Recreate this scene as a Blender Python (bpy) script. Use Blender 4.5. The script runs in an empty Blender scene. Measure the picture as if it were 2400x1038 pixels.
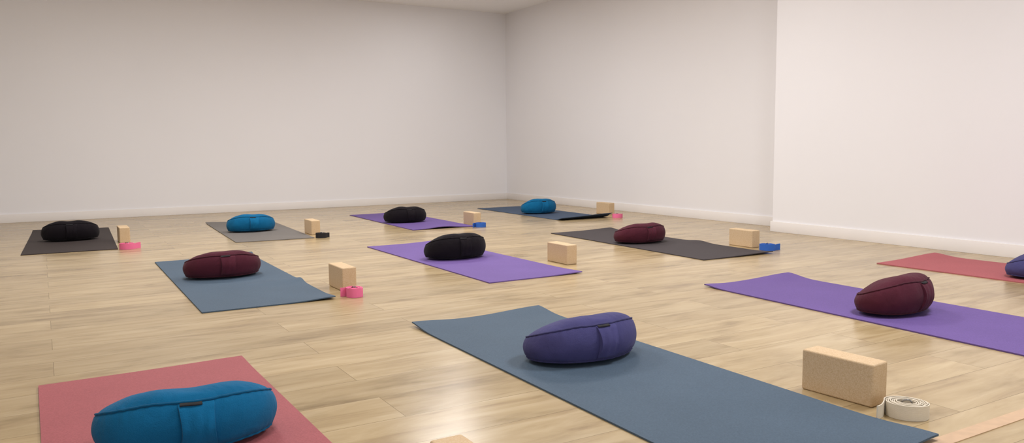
import bpy, bmesh, random
from math import *
from mathutils import Vector, Matrix, noise

random.seed(4)
S = bpy.context.scene
COL = S.collection
# ------------------------------------------------------------------ camera calibration (metres, room axes)
F_PX, PITCH, ROLL, YAW, CAM_H = 1846.4, radians(5.429), radians(-0.504), radians(30.81), 0.72
def room(x, y):                      # camera-aligned floor frame -> room frame
    return Vector((x*cos(YAW)+y*sin(YAW), -x*sin(YAW)+y*cos(YAW)))
def flr(px, py, z=0.0):              # point of a horizontal plane seen at a photo pixel
    a, b = px-1200, py-519
    u = a*cos(ROLL)+b*sin(ROLL); v = -a*sin(ROLL)+b*cos(ROLL)
    fw = F_PX*cos(PITCH)-v*sin(PITCH); dn = F_PX*sin(PITCH)+v*cos(PITCH)
    t = (CAM_H-z)/dn
    return room(u*t, fw*t)

# ------------------------------------------------------------------ helpers
def lin(h):
    h = h.lstrip('#'); o = []
    for i in (0, 2, 4):
        c = int(h[i:i+2], 16)/255
        o.append(c/12.92 if c <= .04045 else ((c+.055)/1.055)**2.4)
    return (*o, 1)
def mesh(name, verts, faces, mat, parent=None, smooth=True):
    me = bpy.data.meshes.new(name); me.from_pydata([tuple(v) for v in verts], [], faces); me.update()
    bm = bmesh.new(); bm.from_mesh(me); bmesh.ops.recalc_face_normals(bm, faces=bm.faces); bm.to_mesh(me); bm.free()
    if smooth:
        for p in me.polygons: p.use_smooth = True
    me.materials.append(mat)
    o = bpy.data.objects.new(name, me); COL.objects.link(o)
    if parent: o.parent = parent
    return o
def tag(o, label, cat, group=None):
    o['label'] = label; o['category'] = cat
    if group: o['group'] = group
def empty(name, loc, rz=0):
    o = bpy.data.objects.new(name, None); COL.objects.link(o); o.empty_display_size = .05
    o.location = loc; o.rotation_euler = (0, 0, rz); return o
def box(name, lo, hi, mat, parent=None, bevel=0, segs=2):
    bm = bmesh.new()
    bmesh.ops.create_cube(bm, size=1)
    for v in bm.verts:
        v.co = Vector([lo[i]+(v.co[i]+.5)*(hi[i]-lo[i]) for i in range(3)])
    if bevel:
        bmesh.ops.bevel(bm, geom=bm.edges[:], offset=bevel, segments=segs, profile=.5, affect='EDGES')
    me = bpy.data.meshes.new(name); bm.to_mesh(me); bm.free(); me.materials.append(mat)
    if bevel:
        for p in me.polygons: p.use_smooth = True
    o = bpy.data.objects.new(name, me); COL.objects.link(o)
    if parent: o.parent = parent
    return o
def structure(o): o['kind'] = 'structure'; return o
def tube(path, r, n=6, closed=True):
    vs, fs = [], []; m = len(path)
    for i, p in enumerate(path):
        a = path[(i-1) % m] if closed or i > 0 else path[i]
        b = path[(i+1) % m] if closed or i < m-1 else path[i]
        t = (b-a).normalized(); up = Vector((0, 0, 1))
        if abs(t.z) > .95: up = Vector((1, 0, 0))
        s = t.cross(up).normalized(); w = s.cross(t).normalized()
        for k in range(n):
            q = 2*pi*k/n; vs.append(p+s*cos(q)*r+w*sin(q)*r)
    for i in range(m if closed else m-1):
        for k in range(n):
            j = (i+1) % m
            fs.append((i*n+k, i*n+(k+1) % n, j*n+(k+1) % n, j*n+k))
    if not closed:
        fs.append(tuple(range(n))); fs.append(tuple((m-1)*n+k for k in range(n)))
    return vs, fs

# ------------------------------------------------------------------ materials
class NT:
    def __init__(s, name):
        s.m = bpy.data.materials.new(name); s.m.use_nodes = True
        s.t = s.m.node_tree; s.b = s.t.nodes['Principled BSDF']
    def n(s, typ, **kw):
        x = s.t.nodes.new(typ)
        for k, v in kw.items():
            if k in x.inputs: x.inputs[k].default_value = v
            else: setattr(x, k, v)
        return x
    def l(s, a, b): s.t.links.new(a, b)
    def ramp(s, fac, stops):
        r = s.t.nodes.new('ShaderNodeValToRGB'); e = r.color_ramp.elements
        while len(e) < len(stops): e.new(.5)
        for i, (p, c) in enumerate(stops): e[i].position = p; e[i].color = c
        s.l(fac, r.inputs[0]); return r.outputs[0]
def shade(c, k): return (c[0]*k, c[1]*k, c[2]*k, 1)

def wall_mat(name, hexc):
    t = NT(name); c = lin(hexc)
    tc = t.n('ShaderNodeTexCoord')
    n1 = t.n('ShaderNodeTexNoise', Scale=.7, Detail=3.0); t.l(tc.outputs['Object'], n1.inputs['Vector'])
    t.l(t.ramp(n1.outputs['Fac'], [(.3, shade(c, .975)), (.7, shade(c, 1.0))]), t.b.inputs['Base Color'])
    n2 = t.n('ShaderNodeTexNoise', Scale=160.0, Detail=2.0); t.l(tc.outputs['Object'], n2.inputs['Vector'])
    bp = t.n('ShaderNodeBump', Strength=.05, Distance=.002); t.l(n2.outputs['Fac'], bp.inputs['Height']); t.l(bp.outputs[0], t.b.inputs['Normal'])
    t.b.inputs['Roughness'].default_value = .75
    return t.m
M_WALL = wall_mat('wall_paint', '#ebe9eb')
M_CEIL = wall_mat('ceiling_paint', '#f6f5f5')
M_BASE = wall_mat('baseboard_paint', '#ebe6e3')

def floor_mat():
    t = NT('oak_laminate')
    tc = t.n('ShaderNodeTexCoord')
    br = t.n('ShaderNodeTexBrick', Scale=1.0); br.offset = .37; br.offset_frequency = 2; br.squash = 1
    br.inputs['Color1'].default_value = (0, 0, 0, 1); br.inputs['Color2'].default_value = (1, 1, 1, 1)
    br.inputs['Mortar'].default_value = (.5, .5, .5, 1)
    br.inputs['Mortar Size'].default_value = .0012; br.inputs['Mortar Smooth'].default_value = .3
    br.inputs['Brick Width'].default_value = 1.28; br.inputs['Row Height'].default_value = .192
    t.l(tc.outputs['Object'], br.inputs['Vector'])
    rnd = t.n('ShaderNodeSeparateColor'); t.l(br.outputs['Color'], rnd.inputs[0])
    mp = t.n('ShaderNodeMapping'); mp.inputs['Scale'].default_value = (2.2, 14, 1); t.l(tc.outputs['Object'], mp.inputs['Vector'])
    mul = t.n('ShaderNodeMath', operation='MULTIPLY'); mul.inputs[1].default_value = 37.0; t.l(rnd.outputs[0], mul.inputs[0])
    g1 = t.n('ShaderNodeTexNoise', noise_dimensions='4D', Scale=1.0, Detail=7.0, Roughness=.58, Distortion=1.0)
    t.l(mp.outputs[0], g1.inputs['Vector']); t.l(mul.outputs[0], g1.inputs['W'])
    mp2 = t.n('ShaderNodeMapping'); mp2.inputs['Scale'].default_value = (3.8, 11, 1); t.l(tc.outputs['Object'], mp2.inputs['Vector'])
    g2 = t.n('ShaderNodeTexNoise', noise_dimensions='4D', Scale=.8, Detail=4.0, Roughness=.55)
    t.l(mp2.outputs[0], g2.inputs['Vector']); t.l(mul.outputs[0], g2.inputs['W'])
    base = t.ramp(g1.outputs['Fac'], [(.28, lin('#967f5e')), (.44, lin('#ab956f')), (.57, lin('#b5a07b')), (.76, lin('#c1ad8b'))])
    pat = t.ramp(g2.outputs['Fac'], [(.25, (.56, .52, .47, 1)), (.35, (.82, .80, .76, 1)), (.46, (1, 1, 1, 1)), (.75, (1.04, 1.04, 1.04, 1))])
    m1 = t.n('ShaderNodeMix', data_type='RGBA', blend_type='MULTIPLY'); m1.inputs[0].default_value = 1
    t.l(base, m1.inputs[6]); t.l(pat, m1.inputs[7])
    tint = t.ramp(rnd.outputs[0], [(0, (.85, .84, .82, 1)), (1, (1.05, 1.05, 1.05, 1))])
    m2 = t.n('ShaderNodeMix', data_type='RGBA', blend_type='MULTIPLY'); m2.inputs[0].default_value = 1
    t.l(m1.outputs[2], m2.inputs[6]); t.l(tint, m2.inputs[7])
    m3 = t.n('ShaderNodeMix', data_type='RGBA', blend_type='MIX'); t.l(br.outputs['Fac'], m3.inputs[0])
    t.l(m2.outputs[2], m3.inputs[6]); m3.inputs[7].default_value = lin('#826e4c')
    t.l(m3.outputs[2], t.b.inputs['Base Color'])
    rr = t.n('ShaderNodeMapRange'); rr.inputs[3].default_value = .19; rr.inputs[4].default_value = .29
    t.l(g1.outputs['Fac'], rr.inputs[0]); t.l(rr.outputs[0], t.b.inputs['Roughness'])
    bp = t.n('ShaderNodeBump', Strength=.06, Distance=.002); t.l(g1.outputs['Fac'], bp.inputs['Height']); t.l(bp.outputs[0], t.b.inputs['Normal'])
    return t.m
M_FLOOR = floor_mat()

def mat_mat(name, hexc):
    t = NT(name); c = lin(hexc); tc = t.n('ShaderNodeTexCoord')
    n1 = t.n('ShaderNodeTexNoise', Scale=3.0, Detail=4.0); t.l(tc.outputs['Object'], n1.inputs['Vector'])
    n2 = t.n('ShaderNodeTexNoise', Scale=260.0, Detail=2.0); t.l(tc.outputs['Object'], n2.inputs['Vector'])
    a = t.ramp(n1.outputs['Fac'], [(.3, shade(c, .94)), (.7, shade(c, 1.05))])
    b = t.ramp(n2.outputs['Fac'], [(.3, (.88, .88, .88, 1)), (.7, (1.1, 1.1, 1.1, 1))])
    m = t.n('ShaderNodeMix', data_type='RGBA', blend_type='MULTIPLY'); m.inputs[0].default_value = 1
    t.l(a, m.inputs[6]); t.l(b, m.inputs[7]); t.l(m.outputs[2], t.b.inputs['Base Color'])
    bp = t.n('ShaderNodeBump', Strength=.25, Distance=.002); t.l(n2.outputs['Fac'], bp.inputs['Height']); t.l(bp.outputs[0], t.b.inputs['Normal'])
    t.b.inputs['Roughness'].default_value = .75; t.b.inputs['Specular IOR Level'].default_value = .3
    return t.m
def cloth_mat(name, hexc, k=1.0):
    t = NT(name); c = shade(lin(hexc), k); tc = t.n('ShaderNodeTexCoord')
    n1 = t.n('ShaderNodeTexNoise', Scale=11.0, Detail=6.0, Distortion=.6); t.l(tc.outputs['Object'], n1.inputs['Vector'])
    n2 = t.n('ShaderNodeTexNoise', Scale=420.0, Detail=2.0); t.l(tc.outputs['Object'], n2.inputs['Vector'])
    a = t.ramp(n1.outputs['Fac'], [(.3, shade(c, .88)), (.7, shade(c, 1.08))])
    t.l(a, t.b.inputs['Base Color'])
    ad = t.n('ShaderNodeMath', operation='MULTIPLY_ADD'); ad.inputs[1].default_value = .08
    t.l(n2.outputs['Fac'], ad.inputs[0]); t.l(n1.outputs['Fac'], ad.inputs[2])
    bp = t.n('ShaderNodeBump', Strength=.6, Distance=.014); t.l(ad.outputs[0], bp.inputs['Height']); t.l(bp.outputs[0], t.b.inputs['Normal'])
    t.b.inputs['Roughness'].default_value = .9; t.b.inputs['Specular IOR Level'].default_value = .15
    t.b.inputs['Sheen Weight'].default_value = .05
    return t.m
def cork_mat():
    t = NT('cork'); tc = t.n('ShaderNodeTexCoord')
    v = t.n('ShaderNodeTexVoronoi', Scale=380.0); t.l(tc.outputs['Object'], v.inputs['Vector'])
    n = t.n('ShaderNodeTexNoise', Scale=190.0, Detail=4.0, Roughness=.7); t.l(tc.outputs['Object'], n.inputs['Vector'])
    sp = t.n('ShaderNodeSeparateColor'); t.l(v.outputs['Color'], sp.inputs[0])
    a = t.ramp(sp.outputs[0], [(0, lin('#c2a580')), (.5, lin('#c8ad8a')), (1, lin('#cfb796'))])
    b = t.ramp(n.outputs['Fac'], [(.30, (.80, .76, .71, 1)), (.40, (1, 1, 1, 1)), (.8, (1.03, 1.03, 1.03, 1))])
    m = t.n('ShaderNodeMix', data_type='RGBA', blend_type='MULTIPLY'); m.inputs[0].default_value = 1
    t.l(a, m.inputs[6]); t.l(b, m.inputs[7]); t.l(m.outputs[2], t.b.inputs['Base Color'])
    bp = t.n('ShaderNodeBump', Strength=.12, Distance=.001); t.l(n.outputs['Fac'], bp.inputs['Height']); t.l(bp.outputs[0], t.b.inputs['Normal'])
    t.b.inputs['Roughness'].default_value = .85
    return t.m
def web_mat(name, hexc):
    t = NT(name); c = lin(hexc); tc = t.n('ShaderNodeTexCoord')
    w = t.n('ShaderNodeTexWave', Scale=160.0, Distortion=1.5); w.bands_direction = 'Z'; t.l(tc.outputs['Object'], w.inputs['Vector'])
    t.l(t.ramp(w.outputs['Fac'], [(0, shade(c, .88)), (1, shade(c, 1.05))]), t.b.inputs['Base Color'])
    bp = t.n('ShaderNodeBump', Strength=.3, Distance=.001); t.l(w.outputs['Fac'], bp.inputs['Height']); t.l(bp.outputs[0], t.b.inputs['Normal'])
    t.b.inputs['Roughness'].default_value = .8
    return t.m
def plain(name, hexc, rough=.5, metal=0):
    t = NT(name); tc = t.n('ShaderNodeTexCoord'); c = lin(hexc)
    n = t.n('ShaderNodeTexNoise', Scale=30.0); t.l(tc.outputs['Object'], n.inputs['Vector'])
    t.l(t.ramp(n.outputs['Fac'], [(.3, shade(c, .92)), (.7, shade(c, 1.05))]), t.b.inputs['Base Color'])
    t.b.inputs['Roughness'].default_value = rough; t.b.inputs['Metallic'].default_value = metal
    return t.m
M_CORK = cork_mat()
M_METAL = plain('buckle_steel', '#8d8a86', .3, 1)
M_TAG = plain('tag_black', '#0e0c11', .8)
MATC = {'red': mat_mat('mat_red', '#9f575c'), 'blue': mat_mat('mat_blue', '#48596a'), 'purple': mat_mat('mat_purple', '#654f8b'),
        'violet': mat_mat('mat_violet', '#6a5392'), 'grey': mat_mat('mat_grey', '#716c68'), 'charcoal': mat_mat('mat_charcoal', '#403a3c'),
        'black': mat_mat('mat_black', '#38302f'), 'slate': mat_mat('mat_slate', '#3f4f66'), 'rose': mat_mat('mat_rose', '#a95b60')}
def cl(n, h): return (cloth_mat('cloth_'+n, h), cloth_mat('piping_'+n, h, .75), cloth_mat('band_'+n, h, 1.08))
CLOTH = {'teal': cl('teal', '#0b5f8b'), 'indigo': cl('indigo', '#454370'), 'maroon': cl('maroon', '#4c1f2c'), 'black': cl('black', '#151015')}

# ------------------------------------------------------------------ the room
BX, BY, HC = 5.518, 9.385, 2.509           # right wall x, back wall y, ceiling height
NX, NY = 5.196, 4.486                      # projecting wall face x and its far end y
LX, FY = -3.2, -3.0
structure(box('floor', (LX, FY, -.1), (BX, BY, 0), M_FLOOR))
structure(box('ceiling', (LX, FY, HC), (BX, BY, HC+.12), M_CEIL))
structure(box('wall_back', (LX-.15, BY, -.1), (BX+.15, BY+.15, HC+.12), M_WALL))
structure(box('wall_right', (BX, FY, -.1), (BX+.15, BY, HC+.12), M_WALL))
structure(box('wall_right_front', (NX, FY, 0), (BX, NY, HC), M_WALL))
structure(box('wall_left', (LX-.15, FY, -.1), (LX, BY, HC+.12), M_WALL))
bt, bh = .013, .085
structure(box('baseboard_back', (LX, BY-bt, 0), (BX, BY, bh), M_BASE, bevel=.0015))
structure(box('baseboard_right', (BX-bt, NY+bt, 0), (BX, BY-bt, bh), M_BASE, bevel=.0015))
structure(box('baseboard_right_front', (NX-bt, FY, 0), (NX, NY+bt, bh), M_BASE, bevel=.0015))
structure(box('baseboard_step', (NX, NY, 0), (BX, NY+bt, bh), M_BASE, bevel=.0015))
structure(box('trim_1', (1.2, 1.034, 0), (NX-bt, 1.076, .002), plain('threshold_strip', '#c4a585', .5)))

# ------------------------------------------------------------------ yoga mats
W, L, TH = .604, 1.826, .005
def yoga_mat(cx, cy, ang, mat, label, bumps=()):
    p = room(cx, cy); a = radians(ang)-YAW
    nu, nv = 24, 72
    def z(u, v):
        h = 0
        for (u0, v0, ru, rv, k) in bumps: h += k*exp(-((u-u0)/ru)**2-((v-v0)/rv)**2)
        return h
    vs, fs = [], []
    for lay in (0, 1):
        for j in range(nv+1):
            for i in range(nu+1):
                u, v = W*i/nu, L*j/nv
                vs.append((u-W/2, L/2-v, .0006+z(u, v)+lay*TH))
    n1 = (nu+1)*(nv+1); k = nu+1
    for j in range(nv):
        for i in range(nu):
            a0 = j*k+i
            fs.append((a0, a0+1, a0+k+1, a0+k)); fs.append((n1+a0, n1+a0+k, n1+a0+k+1, n1+a0+1))
    rim = [i for i in range(nu)]+[j*k+nu for j in range(nv)]+[nv*k+i for i in range(nu, 0, -1)]+[j*k for j in range(nv, 0, -1)]
    for q in range(len(rim)):
        s, e = rim[q], rim[(q+1) % len(rim)]
        fs.append((s, e, n1+e, n1+s))
    o = mesh('yoga_mat', vs, fs, mat)
    eu = Vector((cos(a), sin(a))); ev = Vector((sin(a), -cos(a)))
    c = p+eu*W/2+ev*L/2
    o.location = (c.x, c.y, 0); o.rotation_euler = (0, 0, a)
    m = o.modifiers.new('edge', 'EDGE_SPLIT'); m.split_angle = radians(50)
    tag(o, label, 'yoga mat', 'yoga mats laid out in rows')
    return a
A = {}
A[1] = yoga_mat(-1.453, 2.352, 31.5, MATC['red'], 'dusty red yoga mat in the front, under the nearest teal cushion', [(.6, 0, .2, .1, .004)])
A[2] = yoga_mat(-.408, 3.129, 30.1, MATC['blue'], 'grey-blue yoga mat in the foreground, under the indigo cushion with a handle band',
                [(0, 0, .16, .10, .014), (W, 0, .22, .10, .016), (W, L, .10, .12, .012)])
A[3] = yoga_mat(.978, 3.971, 28.5, MATC['purple'], 'purple yoga mat under the maroon cushion, running off the right edge of the photo', [(W, 0, .25, .10, .018), (0, 0, .1, .08, .008)])
A[4] = yoga_mat(2.188, 4.685, 31.4, MATC['rose'], 'dusty red yoga mat nearest the right wall, cut off at the right edge', [(W, 0, .3, .10, .016)])
A[5] = yoga_mat(.321, 6.486, 28.7, MATC['charcoal'], 'charcoal yoga mat under the maroon cushion near the right wall', [(W, 1.12, .10, .10, .012), (W, 0, .2, .10, .012), (W, L, .3, .08, .010)])
A[6] = yoga_mat(-1.055, 5.689, 30.7, MATC['violet'], 'purple yoga mat in the middle of the room, under a black cushion', [(W, 0, .2, .08, .010), (W, L, .15, .15, .006)])
A[7] = yoga_mat(-2.288, 4.996, 30.2, MATC['blue'], 'grey-blue yoga mat with a raised crease, under the long maroon cushion at left',
                [(W, 1.22, .28, .07, .015), (W, 0, .22, .06, .022), (W, L, .12, .1, .010)])
A[8] = yoga_mat(-4.281, 7.000, 28.9, MATC['black'], 'dark brown-black yoga mat farthest left, under a black cushion', [(0, 0, .2, .1, .01)])
A[9] = yoga_mat(-2.985, 7.640, 28.0, MATC['grey'], 'mid-grey yoga mat under the teal cushion in the back left', [(0, 0, .15, .1, .008)])
A[10] = yoga_mat(-1.743, 8.426, 28.8, MATC['purple'], 'purple yoga mat in the back row, under a black cushion', [(.30, L, .16, .12, .016), (W, 0, .2, .08, .008)])
A[11] = yoga_mat(-.402, 9.190, 28.9, MATC['slate'], 'slate-blue yoga mat nearest the room corner with its near end curled up', [(W, L, .45, .07, .045), (0, L, .3, .05, .015)])

# ------------------------------------------------------------------ half-moon cushions
def cushion(box4, ang, kind, label, seed, hump=.15, sc=1.0, sz=1.0, push=.125):
    x0, x1, yb = box4
    p = flr((x0+x1)/2, yb, TH); d = p.normalized(); p = p+d*push
    root = empty('meditation_cushion', (p.x, p.y, TH+.0012), ang)
    body_m, pipe_m, band_m = CLOTH[kind]
    a, b = .204*sc, .120*sc
    def out(th):
        c, s = cos(th), sin(th)
        x = a*copysign(abs(c)**.88, c); y = b*copysign(abs(s)**.90, s)
        y += .012*(x/a)**2-.004
        if s > 0: y -= .020*exp(-(x/.085)**2)*s
        return x, y
    def nrm(th):
        c, s = cos(th), sin(th); v = Vector((c/a, s/b, 0)); return v.normalized()
    def ztop(x, y):
        t = min(1, max(0, (y+b)/(2*b)))
        return (.136-.072*t**1.15-.006*abs(x/a)**3)*sz
    off = Vector((seed*7.3, seed*3.1, seed*1.7))
    def wob(v, amp=.005):
        q = v*6+off; w = Vector((noise.noise(q), noise.noise(q+Vector((9, 0, 0))), noise.noise(q+Vector((0, 9, 0)))))*amp
        q = v*19+off; return w+Vector((noise.noise(q), noise.noise(q+Vector((9, 0, 0))), noise.noise(q+Vector((0, 9, 0)))))*amp*.32
    def seam(th, k):
        x, y = out(th); s = .955 if k == 0 else .95
        z = ztop(x, y) if k == 0 else .016
        if k == 0 and y < 0: z -= .03*hump*exp(-(x/.07)**2)
        return Vector((x*s, y*s, z))
    def g(th, t):
        A0, B0 = seam(th, 0), seam(th, 1); v = A0.lerp(B0, t)
        hgt = A0.z-B0.z
        v += nrm(th)*((.15*hgt+.004)*sin(pi*t)**.65)
        pk = .0013*sin(th*40+seed)*(exp(-(t/.18)**2)+exp(-((1-t)/.18)**2))
        v += nrm(th)*pk
        return v+wob(v)*min(1, v.z/.02)
    N, NTOP, NG = 120, 16, 14
    rings = []
    for k in range(1, NTOP+1):              # top panel, centre outwards
        r = (k/NTOP)**.85; ring = []
        for i in range(N):
            th = 2*pi*i/N; e = seam(th, 0); x, y = e.x*r, e.y*r
            zz = ztop(x/.955, y/.955)*(1-r**3)+e.z*r**3
            puff = .035*sz*(1-r**3.6)**.9*(1-hump*exp(-(x/.06)**2))
            puff += .0014*sin(th*40+seed)*exp(-((1-r)/.16)**2)*(r < 1)
            v = Vector((x, y, zz+puff)); ring.append(v+wob(v))
        rings.append(ring)
    for k in range(1, NG+1): rings.append([g(2*pi*i/N, k/NG) for i in range(N)])
    for k in range(1, 8):                   # underside
        r = 1-k/8; rings.append([Vector((seam(2*pi*i/N, 1).x*r, seam(2*pi*i/N, 1).y*r, .016*max(0, (r-.6)/.4)**1.6)) for i in range(N)])
    vs = [Vector((0, -.004, ztop(0, 0)+.035*sz*(1-hump)))+wob(Vector((0, 0, .13)))]; fs = []
    for ring in rings: vs += ring
    for i in range(N): fs.append((0, 1+i, 1+(i+1) % N))
    for q in range(len(rings)-1):
        for i in range(N):
            j = (i+1) % N; s0 = 1+q*N; s1 = s0+N
            fs.append((s0+i, s1+i, s1+j, s0+j))
    vs.append(Vector((0, 0, 0))); e = len(vs)-1; s0 = 1+(len(rings)-1)*N
    for i in range(N): fs.append((e, s0+(i+1) % N, s0+i))
    mesh('cover', vs, fs, body_m, root)
    for k, t in ((0, 0), (1, 1)):
        path = [g(2*pi*i/160, t)+nrm(2*pi*i/160)*.0015 for i in range(160)]
        tv, tf = tube(path, .0032, 7)
        for v in tv: v.z = max(v.z, .0006)
        mesh('piping', tv, tf, pipe_m, root)
    # carrying band on the front
    us = [-1, -.97, -.95]+[-.9+1.8*i/12 for i in range(13)]+[.95, .97, 1]; nu = len(us)-1; nv = 18
    hv, hf = [], []; c0 = 1.5*pi+.03; dth = .165
    for j in range(nv+1):
        for i, uu in enumerate(us):
            t = .015+.95*j/nv; th = c0+dth*uu*(1-.16*sin(pi*t))
            d = -.003 if i in (0, nu) or j in (0, nv) else (.0050 if i in (1, nu-1) else .0065)
            crease = .0014*sin(uu*9+t*4+seed)*sin(pi*j/nv)
            hv.append(g(th, t)+nrm(th)*(d+(.006*sin(pi*j/nv)+crease)*(i not in (0, nu))))
    for j in range(nv):
        for i in range(nu):
            q = j*(nu+1)+i; hf.append((q, q+1, q+nu+2, q+nu+1))
    ho = mesh('carry_handle', hv, hf, band_m, root)
    hm = ho.modifiers.new('edge', 'EDGE_SPLIT'); hm.split_angle = radians(40)
    # small woven label on the top seam
    lv, lf = [], []
    for j in range(4):
        for i in range(7):
            th = c0-.05+.09*(2*i/6-1); t = .005+.060*j/3
            v = g(th, t)+nrm(th)*(.0115 if 0 < j < 3 else .005)
            lv.append(v)
    for j in range(3):
        for i in range(6):
            q = j*7+i; lf.append((q, q+1, q+8, q+7))
    mesh('fabric_label', lv, lf, M_TAG, root)['label'] = 'small black woven label on the seam'
    tag(root, label, 'cushion', 'half-moon meditation cushions, one per mat')
    return root
cushion((234, 662, 1074), A[1]-.05, 'teal', 'bright teal cushion in the front, cut off by the bottom edge of the photo', 1, .15, 1.01)
cushion((1228, 1496, 858), A[2]+.05, 'indigo', 'whole indigo cushion with handle band, on the foreground grey-blue mat', 2, .08, 1.01)
cushion((2000, 2183, 742), A[3]+.17, 'maroon', 'maroon cushion on the purple mat at right, largest-looking of the maroon ones', 3, .1, .97, 1.08)
cushion((2365, 2500, 655), A[4], 'indigo', 'indigo cushion cut off by the right edge, on a dusty red mat', 4, .2)
cushion((1440, 1558, 572), A[5], 'maroon', 'maroon cushion on the charcoal mat near the right wall', 5, .15, 1, .95)
cushion((995, 1140, 610), A[6], 'black', 'black cushion on the purple mat in the middle of the room', 6, .12, 1, 1.07)
cushion((434, 612, 655), A[7], 'maroon', 'long maroon cushion seen square-on, on the creased grey-blue mat at left', 7, .1, .99, .97)
cushion((100, 234, 566), A[8], 'black', 'black cushion farthest left, on the dark brown-black mat', 8, .25, .98, 1.06)
cushion((532, 646, 545), A[9], 'teal', 'teal cushion on the mid-grey mat in the back left', 9, .2, .97)
cushion((900, 1000, 523), A[10], 'black', 'black cushion on the purple mat in the back row', 10, .25)
cushion((1222, 1302, 502), A[11], 'teal', 'teal cushion farthest back near the room corner, on a slate-blue mat', 11, .15, .96, 1.04)

# ------------------------------------------------------------------ cork blocks
def block(p, rot, label, dx=0.0):
    o = box('yoga_block', (-.0375, -.11, 0), (.0375, .11, .12), M_CORK, bevel=.006, segs=3)
    e = Vector((cos(rot), sin(rot))); n = Vector((-sin(rot), cos(rot)))
    c = p+e*(.0375+dx)+n*.11
    o.location = (c.x, c.y, 0); o.rotation_euler = (0, 0, rot)
    w = o.modifiers.new('wn', 'WEIGHTED_NORMAL'); w.keep_sharp = True
    tag(o, label, 'yoga block', 'cork yoga blocks beside the mats')
block(Vector((.655, 1.220)), 0, 'cork block just peeking in at the bottom edge, right of the front red mat')
block(flr(2043, 957), radians(4.4), 'large-looking cork block in front right, beside the cream strap')
block(flr(1763, 581), 0, 'cork block by the charcoal mat near the right wall, beside a blue strap')
block(flr(1329, 621), 0, 'cork block at the right of the middle purple mat, with no strap')
block(flr(803, 684), 0, 'cork block beside the creased grey-blue mat, behind a bright pink strap')
block(flr(281, 570), 0, 'cork block farthest left, seen end-on behind a pink strap')
block(flr(729, 551), -.02, 'cork block beside the mid-grey mat and black strap', .005)
block(flr(1106, 530), -.03, 'cork block beside the back-row purple mat and blue strap', .02)
block(flr(1427, 503), 0, 'cork block farthest back, nearest the room corner')

# ------------------------------------------------------------------ coiled straps
WEB = {'cream': web_mat('web_cream', '#ddd2bf'), 'pink': web_mat('web_pink', '#ee739f'), 'blue': web_mat('web_blue', '#2a62bd'), 'black': web_mat('web_black', '#18151a')}
def strap(px, py, col, R, rot, tail, label, wid=.038, flat=1.0, curl=.5, gap=.0040, hole=.018):
    p = flr(px, py); d = p.normalized(); p = p+d*R*.9
    root = empty('yoga_strap', (p.x, p.y, .0005), rot)
    th_ = .0026
    turns = (R-hole)/gap; n = int(turns*44)
    path = []
    for i in range(n+1):
        q = 2*pi*turns*i/n; r = hole+gap*turns*i/n
        path.append(Vector((r*cos(q-2*pi*turns)*1.06, r*sin(q-2*pi*turns)*flat, 0)))
    t = (path[-1]-path[-2]).normalized(); hd = atan2(t.y, t.x); pt = path[-1]
    steps = 24
    for i in range(steps):                 # loose tail, opening away from the coil
        hd -= curl/steps; pt = pt+Vector((cos(hd), sin(hd), 0))*tail/steps; path.append(pt)
    vs, fs = [], []
    for i, c in enumerate(path):
        a = path[max(0, i-1)]; b = path[min(len(path)-1, i+1)]
        tt = (b-a).normalized(); s = Vector((tt.y, -tt.x, 0))*th_/2
        lift = .0012*sin(i*.19)
        for z in (0, wid+lift):
            vs.append(c+s+Vector((0, 0, z))); vs.append(c-s+Vector((0, 0, z)))
    for i in range(len(path)-1):
        q = i*4
        for u, w in ((0, 1), (1, 3), (3, 2), (2, 0)): fs.append((q+u, q+w, q+4+w, q+4+u))
    fs.append((0, 1, 3, 2)); q = (len(path)-1)*4; fs.append((q, q+2, q+3, q+1))
    mesh('webbing', vs, fs, WEB[col], root, smooth=False)
    for k in (-1, 1):                      # pair of D rings tucked into the middle
        ring = []
        for i in range(28):
            q = 2*pi*i/28; x = .0135*cos(q); z = .019*sin(q)
            ring.append(Vector((x+k*.0005, k*.0032+.12*z, wid-.008+z*.75)))
        tv, tf = tube(ring, .0015, 6); mesh('buckle_ring', tv, tf, M_METAL, root)['label'] = 'steel ring buckle in the coil centre'
    tag(root, label, 'strap', 'coiled yoga straps beside the blocks')
strap(2124, 987, 'cream', .052, radians(130), .066, 'cream cotton strap coiled beside the front right cork block', flat=.92, gap=.0046, hole=.020)
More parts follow.
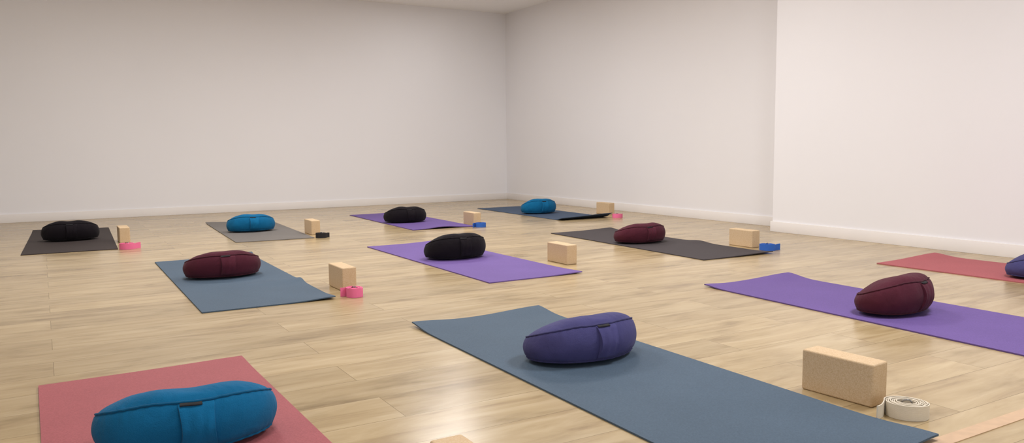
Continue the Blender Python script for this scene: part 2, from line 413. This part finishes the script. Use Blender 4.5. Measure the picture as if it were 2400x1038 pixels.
strap(831, 698, 'pink', .040, radians(120), .040, 'bright pink strap coiled beside the creased grey-blue mat', wid=.044)
strap(298, 585, 'pink', .050, radians(-30), .06, 'pink strap coiled farthest left, in front of the end-on cork block', flat=.8, wid=.042)
strap(1798, 588, 'blue', .050, radians(-60), .06, 'blue strap coiled near the right wall by the charcoal mat', flat=.85, wid=.042)
strap(1446, 511, 'pink', .045, radians(-30), .04, 'pink strap coiled farthest back near the room corner', flat=.85)
strap(1126, 533, 'blue', .048, radians(150), .05, 'blue strap coiled by the back-row purple mat')
strap(753, 558, 'black', .042, radians(-30), .04, 'black strap coiled by the mid-grey mat')

# ------------------------------------------------------------------ light
def lamp(x, y, power, size=.7, col=(1, .985, .975), z=None):
    l = bpy.data.lights.new('downlight', 'AREA'); l.shape = 'DISK'; l.size = size; l.energy = power; l.color = col
    o = bpy.data.objects.new('downlight', l); COL.objects.link(o); o.location = (x, y, (z or HC)-.03)
lamp(3.0, 1.4, 56, col=(.955, .965, 1))
for x, y, pw in ((.6, 1.6, 24), (3.2, 4.4, 44), (.8, 4.4, 33), (3.2, 6.6, 36), (.9, 6.6, 35), (-1.4, 5.0, 13)):
    lamp(x, y, pw)
q = room(-.67, 9.2); lamp(q.x, q.y, 5, .2)
w = bpy.data.worlds.new('world'); S.world = w; w.use_nodes = True
w.node_tree.nodes['Background'].inputs[0].default_value = (.96, .98, 1, 1)
w.node_tree.nodes['Background'].inputs[1].default_value = 1.35
S.view_settings.view_transform = 'Standard'
S.view_settings.look = 'None'
S.view_settings.exposure = 0

# ------------------------------------------------------------------ camera
cd = bpy.data.cameras.new('camera'); cam = bpy.data.objects.new('camera', cd); COL.objects.link(cam)
cd.sensor_width = 36; cd.lens = F_PX/2400*36; cd.clip_start = .05
M = Matrix.Rotation(-YAW, 4, 'Z') @ Matrix.Rotation(pi/2-PITCH, 4, 'X') @ Matrix.Rotation(ROLL, 4, 'Z')
cam.matrix_world = Matrix.Translation((0, 0, CAM_H)) @ M
S.camera = cam
